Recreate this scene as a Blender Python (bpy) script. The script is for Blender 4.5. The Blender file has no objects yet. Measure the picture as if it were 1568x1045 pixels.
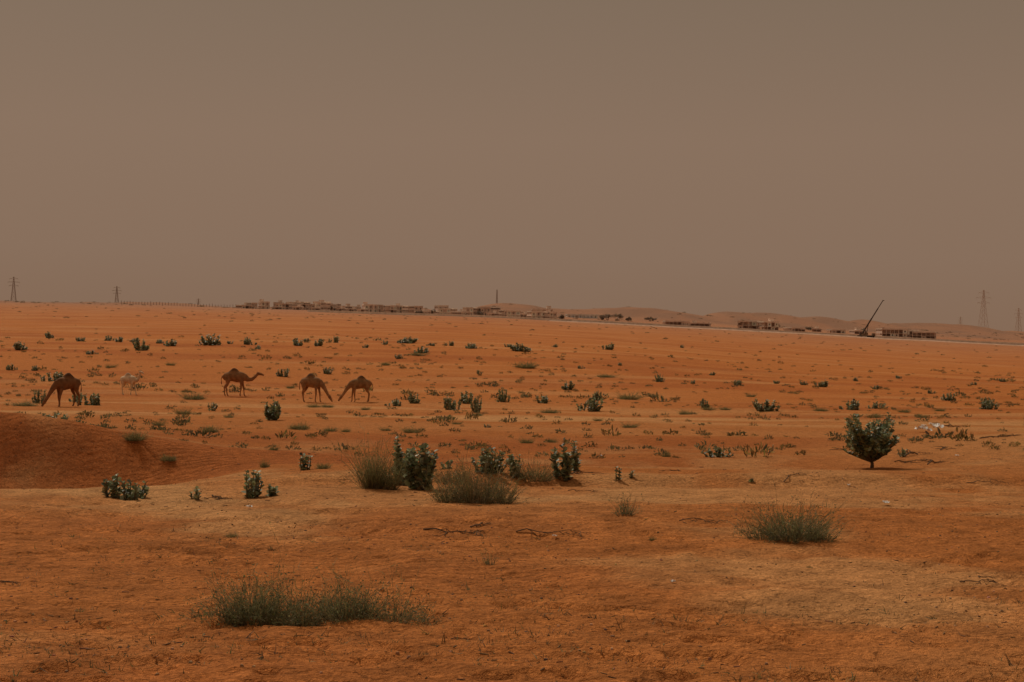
import bpy, math, numpy as np
from mathutils import Vector, Matrix
rng = np.random.default_rng(11)
F = 2178.0; CZ = 1.8
ROLL = math.radians(0.8); PITCH = math.radians(-0.592)
scene = bpy.context.scene
V = lambda *a: np.array(a, float)

# ------------------------------------------------------------------ noise
def _h(ix, iy, seed):
    ix = ix.astype(np.int64); iy = iy.astype(np.int64)
    n = (ix * 374761393 + iy * 668265263 + seed * 974634777) & 0xFFFFFFFF
    n = ((n ^ (n >> 13)) * 1274126177) & 0xFFFFFFFF
    n = (n ^ (n >> 16)) & 0xFFFFFF
    return n / float(0xFFFFFF)
def vnoise(x, y, seed=0):
    ix = np.floor(x); iy = np.floor(y); fx = x - ix; fy = y - iy
    fx = fx * fx * fx * (fx * (fx * 6 - 15) + 10); fy = fy * fy * fy * (fy * (fy * 6 - 15) + 10)
    a = _h(ix, iy, seed); b = _h(ix + 1, iy, seed); c = _h(ix, iy + 1, seed); d = _h(ix + 1, iy + 1, seed)
    return (a * (1 - fx) + b * fx) * (1 - fy) + (c * (1 - fx) + d * fx) * fy
def fbm(x, y, o=3, seed=0):
    s = 0; a = 1; t = 0
    for i in range(o):
        s = s + a * vnoise(x * 2 ** i + 17.3 * i, y * 2 ** i - 9.1 * i, seed + i); t += a; a *= .5
    return s / t - .5
def sm(a, b, x):
    t = np.clip((x - a) / (b - a), 0, 1); return t * t * (3 - 2 * t)

# ------------------------------------------------------------------ terrain
AZ = [-.36, -.18, 0, .1, .2, .36]
TAB = [
 (0.3, [-1.8]*6), (2, [-1.8]*6), (4, [-1.86]*6), (8, [-2.0]*6), (11, [-2.27]*6), (17, [-2.5]*6), (24, [-2.87]*6),
 (33, [-3.3]*6), (55, [-4.04]*6), (85, [-5.0]*6), (125, [-6.1, -6.1, -6.14, -6.2, -6.3, -6.4]),
 (170, [-5.3, -5.4, -5.6, -5.9, -6.5, -6.9]), (230, [-3.2, -3.0, -3.2, -4.2, -6, -7.2]),
 (400, [0, -.5, -1.5, -3.5, -6, -9]), (700, [5, 4, 2, -1, -5, -10]), (1100, [12, 9, 6, 2, -2.5, -8.5]),
 (1700, [22, 19, 15, 12, 6, -3]), (2600, [18, 16, 12, 10, 5, -4]), (6000, [0]*6), (30000, [0]*6)]
HILLS = [(795, 48, 11, 1550), (750, 25, 4, 1500), (905, 40, 7, 1600), (965, 40, 9, 1560), (1030, 40, 9, 1550), (1110, 30, 9, 1600), (1180, 50, 13, 1620), (1265, 36, 10, 1650), (1330, 30, 9, 1700), (1400, 45, 12, 1750), (1490, 40, 7, 1750), (1560, 30, 4, 1800), (620, 40, 3, 1600), (240, 60, 2, 1600)]
LG = np.linspace(math.log(.3), math.log(30000), 460); AG = np.linspace(-.37, .37, 75)
_l = np.log([t[0] for t in TAB]); _t = np.array([t[1] for t in TAB], float)
_c = np.stack([np.interp(LG, _l, _t[:, j]) for j in range(6)], 1)
GRID = np.stack([np.interp(AG, AZ, _c[i]) for i in range(len(LG))], 0)
def blur(G, s, ax):
    k = np.arange(-3 * s, 3 * s + 1); w = np.exp(-k * k / (2. * s * s)); w /= w.sum()
    P = np.pad(G, [(3 * s, 3 * s) if a == ax else (0, 0) for a in (0, 1)], mode='edge')
    return sum(w[i] * np.take(P, np.arange(i, i + G.shape[ax]), axis=ax) for i in range(len(k)))
GRID = blur(blur(GRID, 4, 0), 4, 1)
def hillz(x, y):
    z = 0
    for px, w, h, D in HILLS:
        cx = (px - 784) / F * D; sg = w / F * D
        z = z + h * np.exp(-((x - cx) / sg) ** 2 * .7 - ((y - D) / 130.) ** 2)
    return z
def terrain(x, y):
    x = np.asarray(x, float); y = np.asarray(y, float)
    r = np.hypot(x, y) + 1e-6
    th = np.clip(np.arctan2(x, y), -.352, .352)
    D = r * np.cos(th); az = np.tan(th)
    u = np.clip((np.log(np.maximum(D, .31)) - LG[0]) / (LG[1] - LG[0]), 0, len(LG) - 1.001)
    v = np.clip((az - AG[0]) / (AG[1] - AG[0]), 0, len(AG) - 1.001)
    i = u.astype(int); j = v.astype(int); fu = u - i; fv = v - j
    z = (GRID[i, j] * (1 - fv) + GRID[i, j + 1] * fv) * (1 - fu) + (GRID[i + 1, j] * (1 - fv) + GRID[i + 1, j + 1] * fv) * fu
    z = z + .20 * fbm(x / 7, y / 5, 3, 5) * sm(500, 60, D) * sm(3, 14, D)
    z = z + .55 * fbm(x / 45, y / 17, 3, 9) * sm(38, 70, D) * sm(900, 200, D)
    z = z + .09 * fbm(x / .9, y / .7, 3, 21) * sm(60, 20, D)
    z = z + .05 * fbm(x / .2, y / .2, 2, 31) * sm(26, 14, D)
    # trodden pits (hoof prints)
    z = z - .05 * sm(.12, .24, fbm(x / .34, y / .30, 2, 37)) * sm(34, 22, D) * sm(-.15, .1, fbm(x / 3, y / 3, 2, 38))
    z = z + 9 * fbm(x / 60, y / 160, 4, 3) * sm(1250, 1600, D) * sm(9000, 3000, D)
    z = z + 1.5 * fbm(x / 90, y / 90, 3, 4) * sm(300, 700, D) * sm(9000, 3000, D)
    z = z + hillz(x, y)
    # dune with dark slip face on the left
    yc = 36.3 + .9 * np.sin((x + 9) * .35) + .5 * fbm(x / 4, y * 0 + 1.5, 2, 8)
    c = 1.0 * sm(-6.6, -13.2, x) + .25 * sm(-13, -22, x) + .16 * sm(-3.5, -6.5, x); c = c * sm(-60, -35, x)
    w = y - yc
    fr = sm(-2.8, .1, w); bk = np.exp(-np.maximum(w, 0) / 7.)
    z = z + c * np.where(w < .0, fr, bk)
    hol = .80 * sm(-5.2, -9.5, x) * sm(-60, -35, x)
    z = z - hol * sm(-12.5, -5.5, w) * sm(.2, -2.7, w)
    # pale dune shoulder on the right
    z = z + .85 * np.exp(-(((x - 20) / 7.5) ** 2 + ((y - 43) / 8.) ** 2))
    # small lip
    z = z + .2 * sm(-.8, .0, (y - (27.5 + .2 * x + 1.5 * fbm(x / 5, x * 0, 2, 55)))) * sm(9, 0, (y - 27)) * sm(-7, -3, x)
    return z + CZ

camM = (Matrix.Rotation(math.radians(90) + PITCH, 3, 'X') @ Matrix.Rotation(ROLL, 3, 'Z'))
TT = np.geomspace(4, 2600, 3500)
def place(px, row, push=0):
    d = camM @ Vector(((px - 784) / F, -(row - 522.5) / F, -1))
    X = d.x * TT; Y = d.y * TT; Z = d.z * TT + CZ
    k = np.argmax(Z < terrain(X, Y))
    x, y = X[k], Y[k]
    x, y = x * (1 + push / y), y + push
    return x, y, float(terrain(x, y))
def far(px, D):
    x = (px - 784) / F * D
    return x, D, float(terrain(x, D))

# ------------------------------------------------------------------ mesh builder
class MB:
    def __init__(s): s.v = []; s.q = []; s.c = []; s.n = 0
    def add(s, v, q, c):
        v = np.asarray(v, float).reshape(-1, 3); q = np.asarray(q, int).reshape(-1, 4)
        c = np.asarray(c, float)
        if c.ndim == 1: c = np.tile(c, (len(v), 1))
        s.v.append(v); s.q.append(q + s.n); s.c.append(c); s.n += len(v)
    def arrays(s): return np.concatenate(s.v), np.concatenate(s.q), np.concatenate(s.c)
    def mesh(s, name, mat, smooth=False):
        v, q, c = s.arrays(); return mkmesh(name, v, q, c, mat, smooth)
def mkmesh(name, v, q, c, mat, smooth=False):
    me = bpy.data.meshes.new(name)
    me.vertices.add(len(v)); me.vertices.foreach_set('co', v.astype(np.float32).ravel())
    me.loops.add(q.size); me.loops.foreach_set('vertex_index', q.astype(np.int32).ravel())
    me.polygons.add(len(q)); me.polygons.foreach_set('loop_start', np.arange(0, q.size, 4, dtype=np.int32))
    try: me.polygons.foreach_set('loop_total', np.full(len(q), 4, dtype=np.int32))
    except Exception: pass
    me.update(calc_edges=True)
    me.polygons.foreach_set('use_smooth', np.full(len(q), smooth))
    if c is not None:
        a = me.color_attributes.new('Col', 'FLOAT_COLOR', 'POINT')
        a.data.foreach_set('color', np.concatenate([c, np.ones((len(c), 1))], 1).astype(np.float32).ravel())
    me.materials.append(mat); return me
def obj(name, me, loc=(0, 0, 0), rz=0, sc=(1, 1, 1)):
    o = bpy.data.objects.new(name, me); o.location = loc; o.rotation_euler = (0, 0, rz); o.scale = sc
    scene.collection.objects.link(o); return o
BQ = [[0, 3, 2, 1], [4, 5, 6, 7], [0, 1, 5, 4], [1, 2, 6, 5], [2, 3, 7, 6], [3, 0, 4, 7]]
def box(mb, x0, x1, y0, y1, z0, z1, c):
    mb.add([[x0, y0, z0], [x1, y0, z0], [x1, y1, z0], [x0, y1, z0], [x0, y0, z1], [x1, y0, z1], [x1, y1, z1], [x0, y1, z1]], BQ, c)
def beam(mb, a, b, t, c, t2=None):
    a = np.array(a, float); b = np.array(b, float); t2 = t if t2 is None else t2
    d = b - a; d /= np.linalg.norm(d); r = V(0, 0, 1) if abs(d[2]) < .9 else V(1, 0, 0)
    s = np.cross(d, r); s /= np.linalg.norm(s); u = np.cross(s, d)
    K = [(-1, -1), (1, -1), (1, 1), (-1, 1)]
    mb.add([a + (s * i + u * j) * t / 2 for i, j in K] + [b + (s * i + u * j) * t2 / 2 for i, j in K], BQ, c)
def nrm(a): return a / (np.linalg.norm(a, axis=-1, keepdims=True) + 1e-9)
def ribbons(mb, P, Dr, L, W, bend, col, k=4, tipcol=None):
    n = len(P); t = np.linspace(0, 1, k)[None, :, None]
    C = P[:, None] + Dr[:, None] * L[:, None, None] * t + bend[:, None] * L[:, None, None] * t * t
    S = nrm(np.cross(Dr, rng.normal(size=(n, 3))))[:, None]
    w = W[:, None, None] * (1.0 - .75 * t) * .5
    vv = np.stack([C - S * w, C + S * w], 2).reshape(-1, 3)
    base = (np.arange(n) * 2 * k)[:, None] + (np.arange(k - 1) * 2)[None]
    q = np.stack([base, base + 1, base + 3, base + 2], -1).reshape(-1, 4)
    tc = col if tipcol is None else tipcol
    cc = col[:, None] * (1 - t) + tc[:, None] * t
    cc = np.repeat(cc, 2, axis=1).reshape(-1, 3)
    mb.add(vv, q, cc)
    return C
LT = np.array([[0, 0, 0], [.40, .28, .10], [.44, .68, .12], [0, 1, 0], [-.44, .68, .12], [-.40, .28, .10]])
def leaves(mb, P, Dv, size, col, wr=1., up=True):
    n = len(P); Dv = nrm(Dv)
    ref = np.tile(V(0, 0, 1), (n, 1)) + rng.normal(size=(n, 3)) * (.45 if up else 3)
    S = nrm(np.cross(Dv, ref)); N = np.cross(S, Dv)
    v = P[:, None] + size[:, None, None] * (LT[None, :, 0:1] * S[:, None] * wr + LT[None, :, 1:2] * Dv[:, None] + LT[None, :, 2:3] * N[:, None])
    b = (np.arange(n) * 6)[:, None]
    q = np.concatenate([b + np.array([[0, 1, 2, 3]]), b + np.array([[0, 3, 4, 5]])], 1).reshape(-1, 4)
    mb.add(v.reshape(-1, 3), q, np.repeat(col, 6, axis=0))
def vcol(n, base, var=.3, hue=.1):
    base = np.array(base); k = 1 + rng.normal(size=(n, 1)) * var
    return np.clip(base * np.clip(k, .35, 2.2) * (1 + rng.normal(size=(n, 3)) * hue), .004, .9)
G1 = (.150, .170, .088); G2 = (.31, .34, .195); BR = (.15, .10, .06)

def calotropis(mb, H, W, ns, leaf=.13, step=.055, trunk=0., off=(0, 0, 0)):
    off = V(*off)
    if trunk > 0:
        beam(mb, off + V(0, 0, -.08), off + V(.03, 0, trunk * H * .6), .08, BR, .07)
        beam(mb, off + V(.03, 0, trunk * H * .58), off + V(0, .02, trunk * H * 1.1), .07, BR, .05)
    b0 = off + V(0, 0, trunk * H)
    for i in range(ns):
        a = rng.uniform(0, 2 * math.pi); rr = math.sqrt(rng.uniform(0.02, 1)) * W / 2 * .92
        h = (H * (1 - trunk)) * (1 - (.15 if trunk else .38) * (rr / (W / 2)) ** 2) * rng.uniform(.6, 1.06)
        if trunk: h *= rng.uniform(.22, 1.)
        e = V(math.cos(a) * rr, math.sin(a) * rr, h)
        st = V(0, 0, -.03) if trunk else V(e[0] * .5, e[1] * .5, -.04)
        n = max(5, int(np.linalg.norm(e - st) / step)); t = np.linspace(0, 1, n)[:, None]
        c = st + (e - st) * t + V(e[0], e[1], 0) * .35 * (t - t * t) + rng.normal(size=(1, 3)) * .05 * (t - t * t) * H
        c = c + b0
        for k in range(0, n - 1, 2):
            k2 = min(k + 2, n - 1); beam(mb, c[k], c[k2], .022 * (1 - .6 * k / n), (.18, .15, .09))
        k0 = int(n * (.3 if trunk else .12)); m = n - k0
        an = np.arange(m) * (math.pi / 2) + rng.uniform(0, 3) + rng.normal(size=m) * .3
        for s in (0, math.pi):
            d = np.stack([np.cos(an + s), np.sin(an + s), rng.uniform(.2, 1.1, m)], 1)
            sz = leaf * rng.uniform(.6, 1.15, m) * (1 - .35 * np.linspace(0, 1, m) ** 3)
            cc = vcol(m, G1, .38, .07); pick = rng.uniform(size=m) < .42; cc[pick] = vcol(pick.sum(), G2, .22, .05)
            dry = rng.uniform(size=m) < .07; cc[dry] = vcol(dry.sum(), (.34, .26, .12), .2, .05)
            leaves(mb, c[k0:], d, sz, cc)

def wiry(mb, W, H, n, off=(0, 0, 0), base=(.19, .155, .08), tip=(.20, .19, .09), wd=.006, tw=3, lv=True, dep=None, spread=1.):
    off = V(*off); dep = dep or W
    a = rng.uniform(0, 2 * math.pi, n); r = np.sqrt(rng.uniform(0, 1, n))
    ex = np.cos(a) * r; ey = np.sin(a) * r
    P = np.stack([ex * W * .3, ey * dep * .3, np.full(n, -.02)], 1) + off
    D = nrm(np.stack([ex * W * .34 * spread, ey * dep * .34 * spread, H * (1.0 - .45 * r ** 2)], 1) + rng.normal(size=(n, 3)) * H * .2)
    D[:, 2] = np.abs(D[:, 2])
    L = H * rng.uniform(.4, 1.0, n) ** 1.1 * (1 + .1 * r) * (1 + .35 * np.sin(a * 3 + off[0] * 7) * r)
    bend = rng.normal(size=(n, 3)) * .14; bend[:, 2] -= .08
    cb = vcol(n, base, .35, .08); ct = vcol(n, tip, .35, .08)
    C = ribbons(mb, P, D, L, np.full(n, wd), bend, cb, 5, ct)
    for j in range(tw):
        k = rng.integers(1, 5, n); Q = C[np.arange(n), k]
        d2 = nrm(D + rng.normal(size=(n, 3)) * .6); l2 = L * rng.uniform(.12, .32, n)
        C2 = ribbons(mb, Q, d2, l2, np.full(n, wd * .75), rng.normal(size=(n, 3)) * .15, ct, 3, vcol(n, tip, .3, .08))
        if lv:
            leaves(mb, C2[:, 2], nrm(rng.normal(size=(n, 3)) + V(0, 0, .6)), rng.uniform(.010, .024, n) * (wd / .006) ** .6, vcol(n, tip, .4, .1), .6, False)

# ------------------------------------------------------------------ materials
def newmat(name):
    m = bpy.data.materials.new(name); m.use_nodes = True; nt = m.node_tree
    return m, nt, nt.nodes['Principled BSDF']
def plantmat(name, rough=.6, transl=.25):
    m, nt, b = newmat(name)
    at = nt.nodes.new('ShaderNodeAttribute'); at.attribute_name = 'Col'
    nt.links.new(at.outputs['Color'], b.inputs['Base Color']); b.inputs['Roughness'].default_value = rough
    b.inputs['Specular IOR Level'].default_value = .3
    if transl:
        tr = nt.nodes.new('ShaderNodeBsdfTranslucent'); mx = nt.nodes.new('ShaderNodeMixShader'); mx.inputs[0].default_value = transl
        nt.links.new(at.outputs['Color'], tr.inputs['Color'])
        nt.links.new(b.outputs[0], mx.inputs[1]); nt.links.new(tr.outputs[0], mx.inputs[2])
        nt.links.new(mx.outputs[0], nt.nodes['Material Output'].inputs['Surface'])
    return m
M_leaf = plantmat('waxy_leaf', .5); M_twig = plantmat('twig_foliage', .75, .3)
def attrmat(name, nscale, amt, rough=.9):
    m, nt, b = newmat(name); N = nt.nodes; L = nt.links
    at = N.new('ShaderNodeAttribute'); at.attribute_name = 'Col'
    g = N.new('ShaderNodeNewGeometry'); no = N.new('ShaderNodeTexNoise'); no.inputs['Scale'].default_value = nscale; no.inputs['Detail'].default_value = 3
    L.new(g.outputs['Position'], no.inputs['Vector'])
    mr = N.new('ShaderNodeMapRange'); mr.inputs[1].default_value = .3; mr.inputs[2].default_value = .7; mr.inputs[3].default_value = 1 - amt; mr.inputs[4].default_value = 1 + amt
    L.new(no.outputs['Fac'], mr.inputs[0])
    vm = N.new('ShaderNodeVectorMath'); vm.operation = 'SCALE'; L.new(at.outputs['Color'], vm.inputs[0]); L.new(mr.outputs[0], vm.inputs['Scale'])
    L.new(vm.outputs[0], b.inputs['Base Color']); b.inputs['Roughness'].default_value = rough; b.inputs['Specular IOR Level'].default_value = .1
    return m
M_conc = attrmat('weathered_concrete', .35, .18); M_steel = attrmat('galvanised_steel', .5, .1)
M_wood = attrmat('dry_wood', 14, .35); M_fur = attrmat('camel_fur', 5, .28, .85); M_plastic = attrmat('crumpled_plastic', 8, .1, .4)

def sandmat():
    m, nt, b = newmat('desert_sand'); N = nt.nodes; L = nt.links
    at = N.new('ShaderNodeAttribute'); at.attribute_name = 'Col'
    g = N.new('ShaderNodeNewGeometry')
    def noise(s, d=3, r=.55):
        n = N.new('ShaderNodeTexNoise'); n.inputs['Scale'].default_value = s; n.inputs['Detail'].default_value = d; n.inputs['Roughness'].default_value = r
        L.new(g.outputs['Position'], n.inputs['Vector']); return n.outputs['Fac']
    def mr(x, a, b_, c, d):
        n = N.new('ShaderNodeMapRange'); n.inputs[1].default_value = a; n.inputs[2].default_value = b_; n.inputs[3].default_value = c; n.inputs[4].default_value = d
        L.new(x, n.inputs[0]); return n.outputs[0]
    def op(o, a, b_):
        n = N.new('ShaderNodeMath'); n.operation = o; L.new(a, n.inputs[0])
        if isinstance(b_, float): n.inputs[1].default_value = b_
        else: L.new(b_, n.inputs[1])
        return n.outputs[0]
    n35 = noise(3.0, 6, .72)
    k = op('MULTIPLY', mr(n35, .3, .7, .76, 1.26), mr(noise(24, 3, .75), .28, .72, .70, 1.34))
    k = op('MULTIPLY', k, mr(noise(13, 2, .7), .60, .68, 1., .5))
    vm = N.new('ShaderNodeVectorMath'); vm.operation = 'SCALE'; L.new(at.outputs['Color'], vm.inputs[0]); L.new(k, vm.inputs['Scale'])
    L.new(vm.outputs[0], b.inputs['Base Color']); b.inputs['Roughness'].default_value = .95; b.inputs['Specular IOR Level'].default_value = .05
    mp = N.new('ShaderNodeMapping'); mp.inputs['Rotation'].default_value = (0, 0, math.radians(60)); L.new(g.outputs['Position'], mp.inputs['Vector'])
    wv = N.new('ShaderNodeTexWave'); wv.inputs['Scale'].default_value = 1.7; wv.inputs['Distortion'].default_value = 6; wv.inputs['Detail'].default_value = 2; wv.inputs['Detail Scale'].default_value = 1.1
    L.new(mp.outputs[0], wv.inputs['Vector'])
    rip = op('MULTIPLY', wv.outputs['Fac'], mr(noise(.25, 2), .42, .62, .05, .5))
    vo = N.new('ShaderNodeTexVoronoi'); vo.inputs['Scale'].default_value = 2.9; L.new(g.outputs['Position'], vo.inputs['Vector'])
    dim = mr(vo.outputs['Distance'], 0, .33, 0, 1.1)
    hgt = op('ADD', op('ADD', rip, dim), op('MULTIPLY', noise(8, 5, .75), 2.8))
    bp = N.new('ShaderNodeBump'); bp.inputs['Strength'].default_value = 1.; bp.inputs['Distance'].default_value = .05
    L.new(hgt, bp.inputs['Height']); L.new(bp.outputs[0], b.inputs['Normal'])
    return m
M_sand = sandmat()

# ------------------------------------------------------------------ ground sheet
th = np.concatenate([np.linspace(-math.pi, -.47, 50)[:-1], np.linspace(-.47, .47, 500), np.linspace(.47, math.pi, 50)[1:]])
rr = np.concatenate([np.geomspace(.05, 5, 50)[:-1], np.geomspace(5, 320, 780)[:-1], np.geomspace(320, 28000, 260)])
R, T = np.meshgrid(rr, th, indexing='ij'); X = R * np.sin(T); Y = R * np.cos(T); Z = terrain(X, Y)
nr, nc = R.shape; idx = np.arange(nr * nc).reshape(nr, nc)
q = np.stack([idx[:-1, :-1], idx[:-1, 1:], idx[1:, 1:], idx[1:, :-1]], -1).reshape(-1, 4)[:, ::-1]
orange = V(.50, .172, .046); pale = V(.62, .305, .120); red = V(.42, .126, .033); haze_tint = V(.35, .180, .112)
def sandcol(X, Y):
    D = np.hypot(X, Y)
    p = .05 * sm(40, 20, D) + sm(.0, .24, fbm(X / 3.0, Y / 3.0, 4, 71)) * .7 * sm(60, 25, D)
    p = p + .55 * sm(.5, 6, X) * sm(15, 9, D) * sm(-.22, .15, fbm(X / 2, Y / 2, 3, 73))
    p = p + .9 * np.exp(-(((Y - 68 - 26 * fbm(X / 40, Y / 60, 2, 75)) / 6.) ** 2)) * sm(-.25, .05, fbm(X / 12, Y / 2, 3, 76))
    p = p + .7 * np.exp(-(((Y - 92 - 26 * fbm(X / 50, Y / 60, 2, 77)) / 6.) ** 2)) * sm(-.2, .1, fbm(X / 12, Y / 2, 3, 79))
    p = p + .65 * np.exp(-(((X - 17) / 7) ** 2 + ((Y - 40) / 8) ** 2))
    p = p + .55 * np.exp(-(((Y - 24) / 3.5) ** 2)) * sm(-9, -6, X) * sm(4, -1, X)
    p = p + .4 * sm(0, .3, fbm(X / 30, Y / 7, 3, 81)) * sm(40, 60, D)
    p = np.clip(p, 0, 1)[..., None]
    rd = np.clip(sm(-.05, .25, fbm(X / 22, Y / 9, 3, 83)) * .9 + .5 * sm(12, 8, D) * sm(1, -3, X), 0, 1)[..., None]
    c = orange * (1 - rd) + red * rd; c = c * (1 - p) + pale * p
    gr = fbm(X / .5, Y / .5, 3, 87); c = c * (1 + .55 * gr * sm(40, 18, D))[..., None]
    h = (.85 * sm(180, 1700, D) ** .8)[..., None]  # aerial haze painted into the sand colour, growing with distance from the origin
    c = c * (1 - h) + haze_tint * h
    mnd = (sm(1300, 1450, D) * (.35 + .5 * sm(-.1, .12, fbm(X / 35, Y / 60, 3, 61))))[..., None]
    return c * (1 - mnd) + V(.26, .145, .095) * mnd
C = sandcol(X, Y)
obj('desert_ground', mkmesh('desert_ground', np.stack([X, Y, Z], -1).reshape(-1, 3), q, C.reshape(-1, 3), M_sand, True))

# ------------------------------------------------------------------ hero plants
def hero(name, px, row, build, mat=M_twig, push=0):
    x, y, z = place(px, row, push); s = y / F
    mb = MB(); build(mb, s); o = obj(name, mb.mesh(name, mat), (x, y, z - .02))
    return o
DK = (.15, .11, .06)
def b1(mb, s):
    wiry(mb, 100 * s, 76 * s, 440, (-88 * s, .05, 0), wd=.005, spread=1.25)
    wiry(mb, 110 * s, 58 * s, 440, (-10 * s, 0, 0), wd=.005, spread=1.25)
    wiry(mb, 95 * s, 70 * s, 430, (62 * s, 0.02, 0), wd=.005, spread=1.25)
    wiry(mb, 85 * s, 44 * s, 220, (-134 * s, -.02, 0), wd=.005, spread=1.8)
    wiry(mb, 95 * s, 50 * s, 220, (122 * s, 0, 0), wd=.005, spread=1.8, base=DK)
    wiry(mb, 60 * s, 32 * s, 110, (166 * s, -.05, 0), wd=.005, spread=1.8, base=DK)
    for ox in (-110, -60, -20, 40, 90, 130): wiry(mb, 44 * s, rng.uniform(56, 98) * s, 26, (ox * s, rng.uniform(-.1, .1), 0), wd=.005, spread=1.6)
hero('desert_bush', 474, 954, b1)
hero('desert_bush', 1213, 826, lambda mb, s: (wiry(mb, 96 * s, 64 * s, 520, wd=.007, spread=1.6), wiry(mb, 66*s, 36*s, 140, (-46*s, 0, 0), wd=.007, spread=1.7), wiry(mb, 50*s, 38*s, 100, (44*s, 0, 0), wd=.007, spread=1.7)))
hero('desert_bush', 724, 770, lambda mb, s: (wiry(mb, 84 * s, 64 * s, 440, (6*s,0,0), wd=.009, spread=1.4, base=(.20, .14, .065), tip=(.19, .155, .07)), wiry(mb, 56 * s, 50 * s, 180, (-34 * s, 0, 0), wd=.009, spread=1.4, base=(.2,.14,.065)), wiry(mb, 50 * s, 44 * s, 150, (44 * s, 0, 0), wd=.009, spread=1.4)))
hero('tall_grass_clump', 570, 748, lambda mb, s: (wiry(mb, 46 * s, 68 * s, 360, wd=.010, base=(.22, .16, .07), tip=(.20, .185, .08), tw=2), wiry(mb, 36 * s, 50 * s, 180, (26 * s, 0, 0), wd=.010, base=(.22, .16, .07), tip=(.20, .185, .08), tw=2)))
hero('tall_grass_clump', 818, 734, lambda mb, s: wiry(mb, 72 * s, 34 * s, 280, wd=.010, base=(.21, .155, .07), tip=(.20, .175, .08), tw=2))
hero('tall_grass_clump', 692, 738, lambda mb, s: wiry(mb, 60 * s, 30 * s, 200, wd=.010, base=(.21, .15, .065), tip=(.20, .17, .08), tw=2))
hero('grass_tuft', 958, 788, lambda mb, s: wiry(mb, 34 * s, 34 * s, 120, wd=.008, tw=1, spread=1.3))
hero('grass_tuft', 748, 865, lambda mb, s: wiry(mb, 22 * s, 26 * s, 50, wd=.006, tw=1))
def cal(px, row, w, h, ns, leaf=.13, trunk=0, name='sodom_apple_shrub', step=.055, push=0):
    hero(name, px, row, lambda mb, s: calotropis(mb, h * s, w * s, ns, leaf, step, trunk), M_leaf, push)
cal(1334, 717, 96, 98, 84, .14, .12, 'sodom_apple_tree')
cal(643, 750, 56, 76, 22, .145); cal(614, 744, 34, 78, 10, .13); cal(750, 724, 62, 38, 20, .12); cal(792, 730, 34, 42, 10, .11)
cal(860, 734, 34, 58, 10, .13); cal(879, 722, 18, 50, 6, .12); cal(200, 764, 62, 30, 13, .11); cal(170, 762, 30, 38, 7, .12)
cal(384, 762, 42, 44, 12, .11); cal(416, 760, 22, 20, 5, .10); cal(298, 765, 28, 18, 6, .08); cal(85, 662, 46, 18, 12, .14, push=3)
cal(418, 644, 30, 32, 14, .17); cal(467, 720, 22, 30, 6, .11); cal(1100, 700, 54, 16, 12, .12); cal(943, 736, 16, 24, 3, .09)
cal(966, 732, 10, 14, 2, .08); cal(1182, 694, 8, 14, 2, .09); cal(1385, 700, 20, 16, 4, .09); cal(325, 630, 14, 18, 4, .15)
cal(1150, 737, 12, 8, 2, .07); cal(685, 718, 22, 14, 5, .09)

# ------------------------------------------------------------------ mid-distance shrubs
shrubT = []
for i in range(9):
    mb = MB(); calotropis(mb, rng.uniform(.5, .66), rng.uniform(.6, .95), 12, .12, .055, off=(rng.uniform(-.12, .12), 0, 0))
    for k in range(3): calotropis(mb, rng.uniform(.2, .48), rng.uniform(.3, .6), 4, .11, .055, off=(rng.uniform(-.42, .42), rng.uniform(-.3, .3), 0))
    shrubT.append(mb.mesh('shrub_foliage', M_leaf))
tuftT = []
for i in range(6):
    mb = MB(); wiry(mb, .8, .5, 210, wd=.018, tw=2, base=(.24, .175, .07), tip=(.22, .20, .08), spread=1.6, lv=True)
    wiry(mb, .5, rng.uniform(.2, .4), 90, (rng.uniform(-.4, .4), 0, 0), wd=.018, tw=2, base=(.24, .175, .07), tip=(.22, .20, .08), spread=1.6, lv=True)
    tuftT.append(mb.mesh('tuft_foliage', M_twig))
S = [(905,630,46,32),(690,628,36,28),(728,632,26,34),(712,618,32,20),(768,616,24,24),(637,618,28,19),(605,622,26,16),(835,618,32,18),(868,597,28,17),(1080,625,22,18),
(1170,630,44,22),(1305,628,38,24),(1345,626,34,14),(1455,614,26,13),(1510,627,34,20),(1260,593,26,14),(1132,590,20,12),(1008,585,20,13),(435,577,24,15),(503,573,20,13),
(733,573,10,8),(80,584,34,20),(136,621,36,26),(118,616,28,24),(62,618,24,24),(30,536,34,16),(75,518,20,12),(122,523,20,10),(165,522,18,9),(218,537,34,24),(183,524,22,10),(262,530,30,14),
(325,529,40,18),(380,528,22,16),(455,530,28,15),(488,530,24,14),(513,525,18,13),(625,526,42,12),(647,541,30,14),(690,530,16,9),(722,534,26,11),(795,538,44,15),(933,536,24,14),
(17,567,20,13),(52,568,18,10),(140,543,22,9),(610,550,14,9),(1045,533,9,6),(745,655,14,7),(1190,588,14,8),(1230,590,14,8),(1310,584,12,8),(1535,585,16,8),(395,535,16,8),
(850,532,12,7),(590,528,14,7),(912,613,20,18),(1490,590,12,7),(245,526,18,8),(205,524,16,7),(350,527,16,7),(470,523,14,7),(660,530,16,7),(780,532,18,8),(560,533,14,7),(1090,575,14,7),(1375,580,12,7),(950,560,12,6),(890,565,12,7),(1060,588,14,7),(1340,596,16,8),(1425,603,14,8)]
for px, row, w, h in S:
    x, y, z = place(px, row); s = y / F
    obj('desert_shrub', shrubT[rng.integers(9)], (x, y, z - .02), rng.uniform(0, 6.28), (w * s, w * s, h * s / .66))
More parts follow.
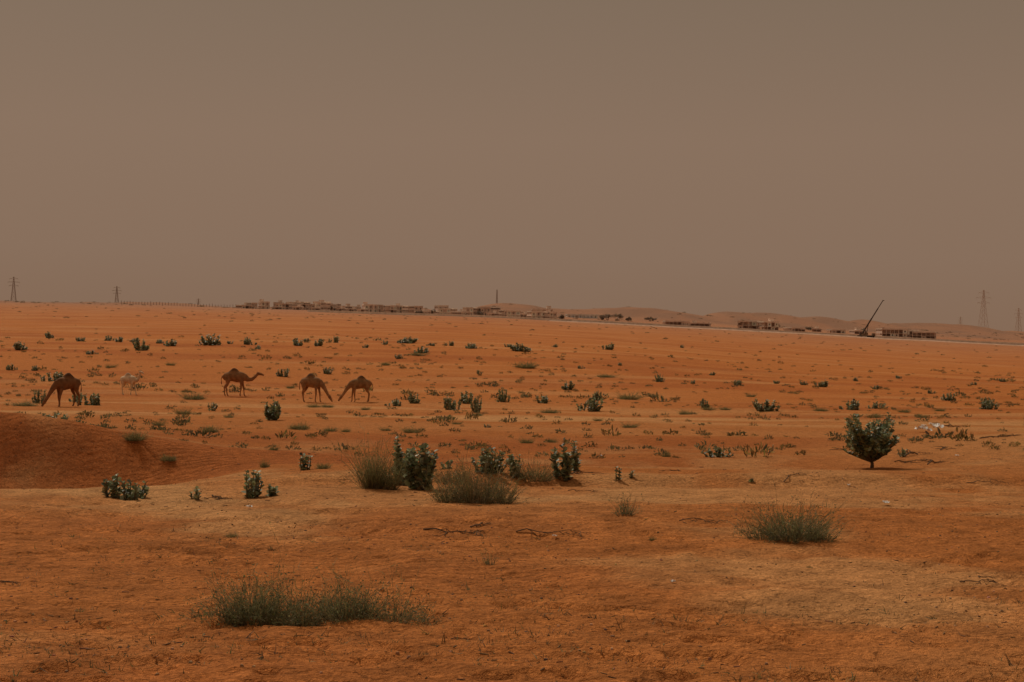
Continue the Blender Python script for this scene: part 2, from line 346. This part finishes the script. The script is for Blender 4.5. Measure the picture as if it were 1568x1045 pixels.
Tf = [(295,612,42,13),(280,635,30,12),(207,674,42,18),(322,662,32,12),(243,652,22,9),(460,658,30,12),(505,661,26,8),(630,663,36,11),(965,612,44,13),(805,564,40,12),(965,655,30,9),
(840,633,30,8),(420,690,18,10),(805,679,24,10),(845,678,20,8),(495,718,30,12),(255,706,26,12),(405,716,18,14),(1020,700,18,12),(530,662,18,7),(1255,630,24,7),(1340,640,30,8),
(35,622,40,9),(915,645,16,6),(1085,628,26,7),(1050,635,26,8),(1110,628,20,6),(480,624,24,7),(500,624,20,6),(930,578,30,6),(640,545,30,7),(1000,828,14,8),(1240,870,10,6),
(355,822,22,8),(260,560,16,6),(170,563,20,6),(590,560,16,6),(445,595,16,6),(700,650,18,6),(1410,640,20,7),(590,660,20,7),(730,637,22,7),(1440,630,20,6),(1385,632,22,7),(350,640,18,6),(560,628,16,6),(1000,608,20,6),(1150,608,18,6)]
for px, row, w, h in Tf:
    x, y, z = place(px, row); s = y / F
    obj('grass_tuft', tuftT[rng.integers(6)], (x, y, z - .01), rng.uniform(0, 6.28), (w * s / 1.05, w * s / 1.05, h * s / .5))

# one mass of low scattered scrub on the plain
mb = MB(); tmpl = []
for i in range(8):
    m2 = MB(); n = 46
    a = rng.uniform(0, 6.28, n); r = np.sqrt(rng.uniform(0, 1, n)) * .45
    P = np.stack([np.cos(a) * r + .2 * np.sin(i), np.sin(a) * r, rng.uniform(0, .3, n) * (1 - r)], 1)
    leaves(m2, P, nrm(np.stack([np.cos(a) * r, np.sin(a) * r, np.full(n, .5)], 1) + rng.normal(size=(n, 3)) * .4), rng.uniform(.10, .26, n), vcol(n, (.19, .165, .078), .4, .08), .4, False)
    tmpl.append(m2.arrays())
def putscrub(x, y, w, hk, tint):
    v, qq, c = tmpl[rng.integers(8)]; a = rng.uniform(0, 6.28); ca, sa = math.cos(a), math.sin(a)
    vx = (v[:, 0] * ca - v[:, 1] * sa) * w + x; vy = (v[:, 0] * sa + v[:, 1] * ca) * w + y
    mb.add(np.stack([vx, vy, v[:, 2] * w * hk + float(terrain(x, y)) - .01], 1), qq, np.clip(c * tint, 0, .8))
keep_clear = [place(px, r)[:2] for px, r in ((366, 607), (482, 616), (545, 616), (198, 604), (98, 623), (1422, 661), (1335, 717))]
cnt = 0
while cnt < 1900:
    az = rng.uniform(-.46, .46); D = math.exp(rng.uniform(math.log(38), math.log(420)))
    if rng.uniform() > .45 + (.55 if 100 < D < 270 else 0): continue
    x = az * D; y = D
    if any(abs(x - a) < 2.6 and -14 < y - b < 3 for a, b in keep_clear): continue
    if float(fbm(V(x / 22), V(y / 16), 2, 91)[0]) < rng.uniform(-.3, .13): continue
    if D > 280 and rng.uniform() < .55: continue
    w = rng.uniform(.12, .48) * (1 + .7 * (D > 110)) * (1 if rng.uniform() < .88 else 1.8)
    putscrub(x, y, w, rng.uniform(.7, 1.5), rng.uniform(.6, 1.2) * (V(1.3, 1.05, .8) if rng.uniform() < .4 else V(1, 1, 1))); cnt += 1
for i in range(320):
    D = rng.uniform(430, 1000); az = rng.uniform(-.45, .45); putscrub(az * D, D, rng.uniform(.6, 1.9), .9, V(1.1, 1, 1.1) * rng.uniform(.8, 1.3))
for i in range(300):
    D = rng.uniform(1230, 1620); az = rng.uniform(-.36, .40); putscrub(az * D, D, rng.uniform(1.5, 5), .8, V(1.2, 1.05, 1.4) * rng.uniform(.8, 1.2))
obj('scattered_desert_scrub', mb.mesh('scattered_desert_scrub', M_twig))

# tiny seedlings and dry stubble in the foreground sand
mb = MB()
n0 = 36000; az = rng.uniform(-.45, .45, n0); D = np.exp(rng.uniform(math.log(6.2), math.log(38), n0)); x = az * D; y = D
dens = fbm(x / 2.2, y / 1.6, 3, 101) + .20 * sm(1, 5, x) * sm(14, 9, D) + .12 * sm(-1, -4, x) * sm(24, 12, D) - .13
keep = dens > rng.uniform(-.14, .36, n0); x = x[keep]; y = y[keep]
z = terrain(x, y); k = 5
big = rng.uniform(size=len(x)) ** 6 * 1.5 + .5
bigk = np.repeat(big, k)
x = np.repeat(x, k) + rng.normal(size=len(x) * k) * .014; y = np.repeat(y, k) + rng.normal(size=len(y) * k) * .014; z = np.repeat(z, k); n = len(x)
L = rng.uniform(.010, .042, n) * bigk
col = np.repeat(vcol(n // k, (.19, .145, .07), .4, .12), k, axis=0)
ribbons(mb, np.stack([x, y, z - .004], 1), nrm(rng.normal(size=(n, 3)) * .9 + V(0, 0, .5)), L, .005 + .0025 * bigk, rng.normal(size=(n, 3)) * .25, col, 3)
obj('seedling_patches', mb.mesh('seedling_patches', M_twig))
mb = MB(); n = 1200
az = rng.uniform(-.45, .45, n); D = np.exp(rng.uniform(math.log(6.5), math.log(60), n)); x = az * D; y = D; a = rng.uniform(0, 6.28, n)
ok = fbm(x / 2.5, y / 2, 2, 107) > .02; x, y, a, D = x[ok], y[ok], a[ok], D[ok]; n = len(x)
for i in range(n):
    l = rng.uniform(.01, .045) * (1 + D[i] / 25); zz = float(terrain(x[i], y[i]))
    x2 = x[i] + math.cos(a[i]) * l; y2 = y[i] + math.sin(a[i]) * l
    beam(mb, (x[i], y[i], zz + .002), (x2, y2, float(terrain(x2, y2)) + .006), .003 + .0003 * D[i], vcol(1, (.20, .125, .07))[0])
obj('twig_debris', mb.mesh('twig_debris', M_wood))
mb = MB(); n = 2600
az = rng.uniform(-.45, .45, n); D = np.exp(rng.uniform(math.log(6.5), math.log(30), n)); x = az * D; y = D
ok = fbm(x / 2., y / 1.5, 2, 117) > rng.uniform(-.1, .2, n); x, y = x[ok], y[ok]; z = terrain(x, y)
cube = np.array([[-1, -1, -1], [1, -1, -1], [1, 1, -1], [-1, 1, -1], [-.6, -.6, .8], [.6, -.6, .8], [.6, .6, .8], [-.6, .6, .8]], float)
for i in range(len(x)):
    s = rng.uniform(.004, .013); vv = cube * (1 + rng.normal(size=(8, 3)) * .2) * s * V(1.2, 1, .7)
    mb.add(vv + V(x[i], y[i], z[i] + s * .4), BQ, vcol(1, (.42, .24, .13) if rng.uniform() < .7 else (.18, .11, .07), .3)[0])
obj('pebbles', mb.mesh('pebbles', M_wood))

# dry fallen branches
def branch(px, row, Lpx, ang, forks=7, t=.02, col=(.14, .09, .055)):
    x, y, z = place(px, row); s = y / F; L = Lpx * s; mb = MB()
    def run(p, a, l, t, dep):
        k = 6
        for i in range(k):
            a += rng.normal() * .35; q_ = p + V(math.cos(a), math.sin(a), 0) * l / k
            q_[2] = float(terrain(x + q_[0], y + q_[1])) - z + t * .5 + rng.uniform(0, .10) * l * (1 if dep else .6)
            beam(mb, p, q_, t * (1 - .12 * i), col, t * (1 - .12 * (i + 1)))
            if dep < 2 and rng.uniform() < .8: run(q_.copy(), a + rng.choice([-1, 1]) * rng.uniform(.4, 1.), l * rng.uniform(.25, .45), t * .55, dep + 1)
            p = q_
    run(V(0, 0, t * .5), ang, L, t, 0)
    obj('dry_branch', mb.mesh('dry_branch', M_wood), (x, y, z))
branch(648, 812, 120, .25, t=.018); branch(720, 808, 60, 1.1, t=.016); branch(790, 815, 100, .2, t=.013); branch(1040, 798, 70, .3, t=.012)
branch(1385, 700, 90, .4, t=.026); branch(1420, 712, 80, .8, t=.024); branch(1440, 690, 50, .2, t=.024); branch(868, 735, 70, 1.0, t=.026)
branch(1470, 892, 60, .3, t=.010); branch(1500, 885, 40, 1.6, t=.009); branch(1440, 655, 60, .5, t=.035); branch(1500, 672, 50, .3, t=.03)
branch(1040, 722, 26, 1.2, t=.018); branch(0, 892, 28, .3, t=.010); branch(690, 980, 36, .1, t=.006); branch(325, 760, 60, .1, t=.02)
branch(870, 752, 50, .1, t=.012); branch(1370, 708, 50, .1, t=.022); branch(1200, 740, 60, .3, t=.014); branch(1270, 690, 50, .3, t=.016)
branch(1480, 740, 60, .4, t=.014); branch(1510, 620, 50, .2, t=.035)

# plastic litter
def litter(px, row, wpx):
    x, y, z = place(px, row); s = wpx * y / F; mb = MB(); k = 6
    gx, gy = np.meshgrid(np.linspace(-.5, .5, k), np.linspace(-.5, .5, k), indexing='ij')
    vv = np.stack([gx + rng.normal(size=gx.shape) * .06, gy + rng.normal(size=gx.shape) * .06, .25 + rng.uniform(0, .6, gx.shape)], -1).reshape(-1, 3) * s
    I = np.arange(k * k).reshape(k, k)
    mb.add(vv, np.stack([I[:-1, :-1], I[1:, :-1], I[1:, 1:], I[:-1, 1:]], -1).reshape(-1, 4), (.86, .84, .82))
    obj('plastic_litter', mb.mesh('plastic_litter', M_plastic), (x, y, z), rng.uniform(0, 6))
for a in [(1408, 662, 12), (1421, 663, 12), (1436, 660, 14), (382, 780, 7), (1357, 774, 8), (1030, 894, 7), (850, 824, 6), (1428, 655, 9), (1415, 656, 7), (1300, 745, 4), (920, 700, 4), (1465, 700, 5)]: litter(*a)

# ------------------------------------------------------------------ camels
def tube(mb, pts, rad, side=(0, 1, 0), n=12):
    pts = np.array(pts, float); rad = np.array(rad, float); side = np.array(side, float)
    d = np.gradient(pts, axis=0); d = nrm(d)
    s = nrm(side - d * (d @ side)[:, None]); u = np.cross(d, s)
    P = np.concatenate([pts[:1] - d[:1] * rad[0].min() * .5, pts, pts[-1:] + d[-1:] * rad[-1].min() * .5])
    Rr = np.concatenate([rad[:1] * .5, rad, rad[-1:] * .5]); s = np.concatenate([s[:1], s, s[-1:]]); u = np.concatenate([u[:1], u, u[-1:]])
    P = np.concatenate([P[:1], P, P[-1:]]); Rr = np.concatenate([Rr[:1] * .02, Rr, Rr[-1:] * .02]); s = np.concatenate([s[:1], s, s[-1:]]); u = np.concatenate([u[:1], u, u[-1:]])
    a = np.arange(n) * 2 * math.pi / n
    vv = P[:, None] + s[:, None] * np.cos(a)[None, :, None] * Rr[:, 0][:, None, None] + u[:, None] * np.sin(a)[None, :, None] * Rr[:, 1][:, None, None]
    I = np.arange(len(P) * n).reshape(len(P), n); J = np.roll(I, -1, 1)
    q_ = np.stack([I[:-1], J[:-1], J[1:], I[1:]], -1).reshape(-1, 4)
    mb.add(vv.reshape(-1, 3), q_, (0, 0, 0))
def camel(px, row, heading, pose, scale, coat, dark, step=0.):
    x, y, z = place(px, row); mb = MB()
    tube(mb, [(-.86, 0, 1.40), (-.76, 0, 1.38), (-.55, 0, 1.39), (-.2, 0, 1.40), (.15, 0, 1.37), (.42, 0, 1.36), (.64, 0, 1.38), (.76, 0, 1.40)],
         [(.10, .13), (.21, .25), (.27, .31), (.33, .35), (.34, .39), (.30, .38), (.19, .29), (.1, .17)], n=16)
    tube(mb, [(-.10, 0, 1.52), (-.10, 0, 1.72), (-.11, 0, 1.86), (-.13, 0, 1.95)], [(.24, .52), (.21, .40), (.15, .27), (.08, .14)], n=14)
    nk, hd = {'graze': ([(.60, 0, 1.40), (.86, 0, 1.18), (1.06, 0, .92), (1.22, 0, .66), (1.36, 0, .46)], [(1.36, 0, .46), (1.45, 0, .36), (1.55, 0, .22), (1.62, 0, .10)]),
              'reach': ([(.60, 0, 1.40), (.88, 0, 1.20), (1.14, 0, 1.20), (1.38, 0, 1.38), (1.54, 0, 1.58)], [(1.52, 0, 1.58), (1.64, 0, 1.62), (1.82, 0, 1.57), (1.98, 0, 1.51)]),
              'up': ([(.60, 0, 1.40), (.84, 0, 1.30), (1.02, 0, 1.48), (1.12, 0, 1.78), (1.15, 0, 2.02)], [(1.13, 0, 2.02), (1.25, 0, 2.08), (1.42, 0, 2.03), (1.56, 0, 1.96)])}[pose]
    tube(mb, nk, [(.17, .26), (.13, .18), (.095, .13), (.075, .105), (.075, .095)])
    tube(mb, hd, [(.085, .10), (.095, .115), (.065, .085), (.055, .06)])
    h0 = np.array(hd[0]); hdv = nrm(np.array(hd[2]) - h0); upv = np.cross(hdv, V(0, 1, 0)); upv = -upv if upv[2] < 0 else upv
    if pose == 'graze': upv = V(hdv[2] * -1, 0, hdv[0])
    for s in (-1, 1):
        e = h0 + V(0, .07 * s, 0) + upv * .06; tube(mb, [e, e + upv * .07 + V(0, .03 * s, 0), e + upv * .12 + V(0, .04 * s, 0)], [(.028, .03), (.03, .03), (.015, .02)], side=(1, 0, 0), n=8)
        f = step * s
        fl = [(.46, .17 * s, 1.38), (.44, .19 * s, 1.08), (.47 + f * .08, .16 * s, .82), (.50 + f * .14, .15 * s, .56), (.49 + f * .18, .15 * s, .34), (.48 + f * .22, .15 * s, .12), (.53 + f * .23, .15 * s, .045)]
        tube(mb, fl, [(.11, .18), (.10, .13), (.07, .08), (.058, .066), (.038, .042), (.043, .048), (.08, .05)])
        g = -step * s
        bl = [(-.55, .16 * s, 1.40), (-.50, .20 * s, 1.12), (-.54 + g * .04, .18 * s, .88), (-.70 + g * .12, .15 * s, .62), (-.67 + g * .15, .15 * s, .36), (-.64 + g * .18, .15 * s, .12), (-.58 + g * .19, .15 * s, .045)]
        tube(mb, bl, [(.13, .23), (.12, .18), (.08, .105), (.055, .066), (.038, .042), (.043, .048), (.08, .05)])
    tube(mb, [(-.84, 0, 1.48), (-.95, 0, 1.35), (-.97, 0, 1.10), (-.96, 0, .92), (-.95, 0, .82)], [(.035, .035), (.028, .028), (.024, .024), (.045, .04), (.02, .02)], n=8)
    me = mb.mesh('tmp', M_fur); o = obj('tmp', me)
    md = o.modifiers.new('r', 'REMESH'); md.mode = 'VOXEL'; md.voxel_size = .024; md.use_smooth_shade = True
    sd = o.modifiers.new('s', 'SMOOTH'); sd.factor = .5; sd.iterations = 3
    dg = bpy.context.evaluated_depsgraph_get(); nm = bpy.data.meshes.new_from_object(o.evaluated_get(dg)); bpy.data.objects.remove(o)
    n = len(nm.vertices); co = np.zeros(n * 3, np.float32); nm.vertices.foreach_get('co', co); co = co.reshape(-1, 3)
    for nme in [a.name for a in nm.color_attributes]: nm.color_attributes.remove(nm.color_attributes[nme])
    c = np.tile(np.array(coat), (n, 1)); dk = np.array(dark)
    k = np.clip(sm(1.68, 1.9, co[:, 2]) * sm(.4, .1, np.abs(co[:, 0] + .1)) + .3 * sm(.2, .05, co[:, 2]) + sm(-.9, -.94, co[:, 0]) * .8, 0, 1)[:, None]
    c = c * (1 - k) + dk * k
    lt = (sm(1.25, .8, co[:, 2]) * .45)[:, None]; c = c * (1 - lt) + np.clip(np.array(coat) * 1.5, 0, .8) * lt
    eye = np.zeros(n)
    for s in (-1, 1):
        ep = np.array(hd[1]) + V(0, .09 * s, 0) + upv * .05; eye = np.maximum(eye, sm(.04, .02, np.linalg.norm(co - ep, axis=1)))
    c = c * (1 - eye[:, None]) + V(.01, .01, .01) * eye[:, None]
    at = nm.color_attributes.new('Col', 'FLOAT_COLOR', 'POINT'); at.data.foreach_set('color', np.concatenate([c, np.ones((n, 1))], 1).astype(np.float32).ravel())
    nm.materials.clear(); nm.materials.append(M_fur); nm.name = 'camel'
    obj('camel', nm, (x, y, z - .01), heading, (scale,) * 3)
R_ = math.radians
camel(360, 607, R_(6), 'reach', 1.06, (.27, .135, .062), (.12, .056, .027), .6)
camel(477, 616, R_(-22), 'graze', .98, (.27, .14, .066), (.11, .054, .027), .5)
camel(551, 616, R_(198), 'graze', .92, (.27, .145, .066), (.11, .054, .027), -.4)
camel(197, 605, R_(-20), 'up', .84, (.66, .49, .33), (.46, .30, .19), .8)
camel(102, 623, R_(230), 'graze', .96, (.19, .09, .042), (.10, .046, .024), .4)

# ------------------------------------------------------------------ distant buildings
CC_HAZE = V(.68, .54, .45)  # concrete colour paled to paint distance haze over the shaded fronts
def frame(mb, w, d, st, wall=.55, hs=3.3, tower=True, c=CC_HAZE):
    bays = max(2, round(w / 3.6)); by = max(2, round(d / 4))
    cl = lambda a: np.clip(a, 0, .8)
    for k in range(st + 1):
        box(mb, -w / 2 - .3, w / 2 + .3, -d / 2 - .3, d / 2 + .3, k * hs - .15, k * hs + .15, cl(c * (1.05 if k else 1)))
    for k in range(st):
        z0 = k * hs + .15; z1 = (k + 1) * hs - .15
        box(mb, -w / 2 + .8, w / 2 - .8, -.1, .1, z0, z1, cl(c))
        for i in range(bays + 1):
            for j in range(by + 1):
                cx = -w / 2 + .2 + i * (w - .4) / bays; cy = -d / 2 + .2 + j * (d - .4) / by
                box(mb, cx - .2, cx + .2, cy - .2, cy + .2, z0, z1, cl(c))
        for i in range(bays):
            a = -w / 2 + .4 + i * (w - .4) / bays; b = a + (w - .4) / bays - .4
            for sy in (-1, 1):
                if rng.uniform() > wall: continue
                y0, y1 = sorted((sy * (d / 2 - .05), sy * (d / 2 - .25))); m = (a + b) / 2; o = rng.uniform(.4, .8)
                cc = cl(c * rng.uniform(.8, 1.5))
                box(mb, a, m - o, y0, y1, z0, z1, cc); box(mb, m + o, b, y0, y1, z0, z1, cc)
                box(mb, m - o, m + o, y0, y1, z0, z0 + .9, cc); box(mb, m - o, m + o, y0, y1, z1 - .6, z1, cc)
        for sx in (-1, 1):
            if rng.uniform() < wall + .2:
                x0, x1 = sorted((sx * (w / 2 - .05), sx * (w / 2 - .25))); box(mb, x0, x1, -d / 2 + .4, d / 2 - .4, z0, z1 - .8, cl(c * .95))
    if tower:
        t = rng.uniform(-w / 3, w / 3); box(mb, t - 1.6, t + 1.6, -1.8, 1.8, st * hs + .15, st * hs + 2.6, cl(c * 1.05)); box(mb, t - 1.9, t + 1.9, -2.1, 2.1, st * hs + 2.6, st * hs + 2.8, cl(c))
    z = st * hs + .15
    for sy in (-1, 1):
        y0, y1 = sorted((sy * (d / 2 + .28), sy * (d / 2 + .1))); box(mb, -w / 2, w / 2, y0, y1, z, z + .8, cl(c * 1.08))
vill = []
for i in range(9):
    mb = MB(); frame(mb, rng.uniform(7, 19), 11, 2 if i < 6 else 1, rng.uniform(.5, 1.), tower=i % 2 == 0, c=CC_HAZE * rng.uniform(.75, 1.2)); vill.append(mb.mesh('villa_frame', M_conc))
def building(name, px, D, me, rz, dz=0, sc=1):
    x, y, z = far(px, D); return obj(name, me, (x, y, z - .8 + dz), rz, (sc, sc, sc * rng.uniform(.85, 1.15)))
plist = [370, 384, 400] + list(range(424, 652, 14)) + list(range(660, 700, 14)) + list(range(704, 850, 14))
for p in plist:
    D = float(np.interp(p, [370, 650, 850], [1330, 1230, 1130])) + rng.uniform(-35, 35)
    building('unfinished_villa', p + rng.uniform(-5, 5), D, vill[rng.integers(9)], rng.uniform(-.9, .9), sc=rng.uniform(.78, 1.12))
for p in range(430, 650, 17):
    building('unfinished_villa', p + rng.uniform(-6, 6), 1400 + rng.uniform(-20, 20), vill[rng.integers(9)], rng.uniform(-.9, .9), sc=rng.uniform(.85, 1.1))
mb = MB(); frame(mb, 30, 12, 1, .95, 4, False, V(.74, .66, .58)); building('warehouse', 890, 1400, mb.mesh('warehouse', M_conc), .1)
for p, w, D, st in [(1035, 20, 1150, 1), (1072, 16, 1170, 1), (1140, 9, 1150, 2), (1153, 9, 1160, 2), (1176, 13, 1150, 2), (1216, 14, 1170, 1), (1365, 22, 1150, 2), (1392, 12, 1160, 2), (1415, 18, 1150, 2), (1280, 12, 1170, 1), (1250, 8, 1200, 1), (1312, 9, 1180, 1)]:
    mb = MB(); frame(mb, w, 11, st, .35, rng.uniform(2.8, 3.4), rng.uniform() < .4, CC_HAZE * rng.uniform(.95, 1.15)); building('concrete_building_frame', p, D, mb.mesh('concrete_building_frame', M_conc), rng.uniform(-.5, .5))
def faraway_tree(px, D, w, h):
    mb = MB(); n = 420
    for k in range(4): beam(mb, (0, 0, -.5), (rng.normal() * w * .2, rng.normal() * w * .2, h * .6), .35, (.18, .13, .1), .12)
    cl = rng.normal(size=(7, 3)) * V(w * .26, w * .2, h * .12) + V(0, 0, h * .6)
    P = cl[rng.integers(0, 7, n)] + rng.normal(size=(n, 3)) * V(w * .10, w * .10, h * .13)
    P[:, 2] = np.maximum(P[:, 2], .3)
    leaves(mb, P, rng.normal(size=(n, 3)), rng.uniform(.5, 1.1, n), vcol(n, (.24, .185, .135), .3), .8, False)
    x, y, z = far(px, D); obj('acacia_tree', mb.mesh('acacia_tree', M_leaf), (x, y, z))
for a in [(930, 1300, 9, 6), (945, 1310, 11, 6), (922, 1310, 5, 4), (962, 1300, 5, 3.5), (995, 1330, 7, 4), (1190, 1300, 6, 5), (1240, 1280, 8, 3), (1140, 1300, 5, 4), (735, 1090, 6, 4), (860, 1150, 5, 4), (1320, 1200, 6, 4), (660, 1200, 4, 4), (505, 1280, 5, 4), (640, 1180, 5, 3)]: faraway_tree(*a)

# road embankment + boundary wall following the ground
def strip(name, pxs, Ds, prof, mat):
    p = np.linspace(pxs[0], pxs[-1], 160); D = np.interp(p, pxs, Ds); x = (p - 784) / F * D; zz = terrain(x, D)
    k = np.ones(9) / 9; zz = np.convolve(np.pad(zz, 4, mode='edge'), k, 'valid')
    mb = MB(); m = len(prof)
    vv = np.stack([np.stack([x, D + a, zz + b], 1) for a, b, c in prof], 1)
    cc = np.tile(np.array([c for a, b, c in prof]), (160, 1))
    I = np.arange(160 * m).reshape(160, m)
    mb.add(vv.reshape(-1, 3), np.stack([I[:-1, :-1], I[1:, :-1], I[1:, 1:], I[:-1, 1:]], -1).reshape(-1, 4), cc)
    obj(name, mb.mesh(name, mat))
wc = V(.80, .72, .62)
strip('boundary_wall', [470, 850, 1750], [1130, 1060, 1000], [(-.15, -2, wc), (-.15, 1.6, wc), (.15, 1.6, wc), (.15, -2, wc)], M_conc)
rc = (.36, .28, .23); sc_ = (.56, .35, .24)
strip('highway_road', [840, 1100, 1750], [1020, 1000, 950], [(-14, -2.5, sc_), (-6.5, .6, sc_), (-6.2, .62, rc), (6.2, .62, rc), (6.5, .6, sc_), (14, -2.5, sc_)], M_conc)
mb = MB()
for p in np.arange(185, 372, 4.5):
    x, y, z = far(p, 1350); beam(mb, (x, y, z - 1), (x, y, z + rng.uniform(2.4, 3.4)), .35, (.26, .17, .13))
obj('perimeter_fence', mb.mesh('perimeter_fence', M_steel))

def pylon(px, D, H, col, name='electricity_pylon', wb=None, arms=True, t=.5, rz=.5):
    mb = MB(); wb = wb or H * .18; lv = [0, .18, .34, .48, .6, .7, .78, .86, .94, 1.]
    wid = lambda f: wb * (1 - f) ** 1.15 + H * .02
    K = [(-1, -1), (1, -1), (1, 1), (-1, 1)]
    for a, b in zip(lv[:-1], lv[1:]):
        for i in range(4):
            k, l = K[i], K[(i + 1) % 4]; wa, wb_ = wid(a) / 2, wid(b) / 2
            beam(mb, (k[0] * wa, k[1] * wa, a * H), (k[0] * wb_, k[1] * wb_, b * H), t, col)
            beam(mb, (k[0] * wa, k[1] * wa, a * H), (l[0] * wb_, l[1] * wb_, b * H), t * .5, col)
            beam(mb, (l[0] * wa, l[1] * wa, a * H), (k[0] * wb_, k[1] * wb_, b * H), t * .5, col)
            beam(mb, (k[0] * wb_, k[1] * wb_, b * H), (l[0] * wb_, l[1] * wb_, b * H), t * .5, col)
    if arms:
        for f, l in ((.66, .17), (.79, .21), (.92, .15)):
            for s in (-1, 1):
                tip = (s * H * l, 0, f * H + H * .01); w = wid(f) / 2
                for yy in (-w, w): beam(mb, (s * w, yy, f * H), tip, t * .7, col)
                beam(mb, (s * w, 0, (f + .045) * H), tip, t * .7, col)
                beam(mb, tip, (tip[0], 0, tip[2] - H * .045), t * .5, col)
    x, y, z = far(px, D); obj(name, mb.mesh(name, M_steel), (x, y, z - 1), rz)
PC_HAZE = V(.38, .29, .24)  # steel colour pulled toward the sky tone, distance haze painted in
pylon(20, 1900, 36, PC_HAZE, t=.34); pylon(178, 1950, 30, PC_HAZE, t=.32); pylon(303, 2300, 22, PC_HAZE * 1.1, t=.28)
pylon(1505, 1750, 48, PC_HAZE * 1.5, t=.25, rz=.2); pylon(1559, 2200, 44, PC_HAZE * 1.55, t=.25); pylon(1470, 2500, 32, PC_HAZE * 1.55, t=.22)
pylon(760, 1800, 31, PC_HAZE * 1.0, 'telecom_mast', wb=1.8, arms=False, t=.22)

# mobile crane
mb = MB(); ck = V(.09, .065, .05); yl = V(.22, .15, .10)
box(mb, -6, 6, -1.3, 1.3, .9, 1.6, ck); box(mb, 4.2, 6.3, -1.25, 1.25, 1.6, 3.1, yl); box(mb, 4.6, 6.32, -1.0, 1.0, 2.2, 2.9, V(.03, .03, .03))
box(mb, -3.6, .8, -1.2, 1.2, 1.75, 2.9, yl); box(mb, -4.6, -3.6, -1.25, 1.25, 1.7, 3.0, ck); box(mb, -.9, .9, -2.1, -1.22, 1.8, 3.5, yl)
for wx in (-5, -3.4, 1.5, 3.2, 5.0):
    for sy in (-1, 1):
        a = np.arange(12) * math.pi / 6; y0, y1 = sy * 1.0, sy * 1.45
        ring = lambda yy, r: np.stack([wx + np.cos(a) * r, np.full(12, yy), .6 + np.sin(a) * r], 1)
        vv = np.concatenate([ring(y0, .02), ring(y0, .6), ring(y1, .6), ring(y1, .02)]); I = np.arange(48).reshape(4, 12); J = np.roll(I, -1, 1)
        mb.add(vv, np.stack([I[:-1], J[:-1], J[1:], I[1:]], -1).reshape(-1, 4), (.03, .03, .03))
for ox in (-5.4, 4.0):
    for sy in (-1, 1): box(mb, ox - .15, ox + .15, *sorted((sy * 1.3, sy * 2.8)), .95, 1.15, ck); box(mb, ox - .3, ox + .3, *sorted((sy * 2.5, sy * 3.0)), 0, .9, ck)
p0 = V(-2.6, 0, 3.0); tip = V(11.6, 0, 26.5); mid = p0 + (tip - p0) * .45; m2 = p0 + (tip - p0) * .75
beam(mb, p0, mid, .9, ck); beam(mb, mid, m2, .7, ck); beam(mb, m2, tip, .5, ck); beam(mb, V(.2, 0, 2.3), p0 + (tip - p0) * .3, .35, ck)
beam(mb, tip, tip + V(.8, 0, -.4), .4, ck)
x, y, z = far(1326, 1000); obj('mobile_crane', mb.mesh('mobile_crane', M_steel), (x, y, z + .1), 0)

# ------------------------------------------------------------------ light, sky, camera
EL = math.radians(47); sx, sy = -.5, .866
sd = V(sx * math.cos(EL), sy * math.cos(EL), math.sin(EL))
sun = bpy.data.lights.new('sun', 'SUN'); sun.energy = 2.1; sun.angle = math.radians(3); sun.color = (1, .89, .73)
so = bpy.data.objects.new('sun', sun); scene.collection.objects.link(so)
so.rotation_euler = Vector(sd).to_track_quat('Z', 'Y').to_euler()
w = bpy.data.worlds.new('World'); scene.world = w; w.use_nodes = True; nt = w.node_tree; N = nt.nodes; L = nt.links
bg = N['Background']; bg.inputs['Strength'].default_value = .1
sky = N.new('ShaderNodeTexSky'); sky.sky_type = 'NISHITA'; sky.sun_disc = False; sky.sun_elevation = EL; sky.sun_rotation = math.atan2(sx, sy); sky.dust_density = 8; sky.air_density = 1
tc = N.new('ShaderNodeTexCoord'); sp = N.new('ShaderNodeSeparateXYZ'); L.new(tc.outputs['Generated'], sp.inputs[0])
cr = N.new('ShaderNodeValToRGB'); L.new(sp.outputs['Z'], cr.inputs['Fac'])
e = cr.color_ramp.elements
def c10(r, g, b): f = lambda u: ((u / 255 + .055) / 1.055) ** 2.4; return (f(r), f(g), f(b), 1)
e[0].position = 0.; e[0].color = c10(133, 106, 86); e[1].position = 1; e[1].color = c10(150, 136, 117)
for p, c in ((.05, c10(136, 111, 92)), (.13, c10(136, 112, 93)), (.24, c10(125, 106, 88))):
    k = e.new(p); k.color = c
sc10 = N.new('ShaderNodeVectorMath'); sc10.operation = 'SCALE'; sc10.inputs['Scale'].default_value = 10; L.new(cr.outputs['Color'], sc10.inputs[0])
mx = N.new('ShaderNodeMix'); mx.data_type = 'RGBA'; mx.inputs['Factor'].default_value = .985
L.new(sky.outputs[0], mx.inputs['A']); L.new(sc10.outputs[0], mx.inputs['B']); L.new(mx.outputs['Result'], bg.inputs['Color'])
cam = bpy.data.cameras.new('camera'); cam.lens = 50; cam.sensor_width = 36; cam.clip_end = 60000; cam.clip_start = .1
co = bpy.data.objects.new('camera', cam); scene.collection.objects.link(co)
co.matrix_world = Matrix.Translation((0, 0, CZ)) @ camM.to_4x4(); scene.camera = co
scene.view_settings.view_transform = 'Standard'; scene.view_settings.look = 'None'; scene.view_settings.exposure = 0
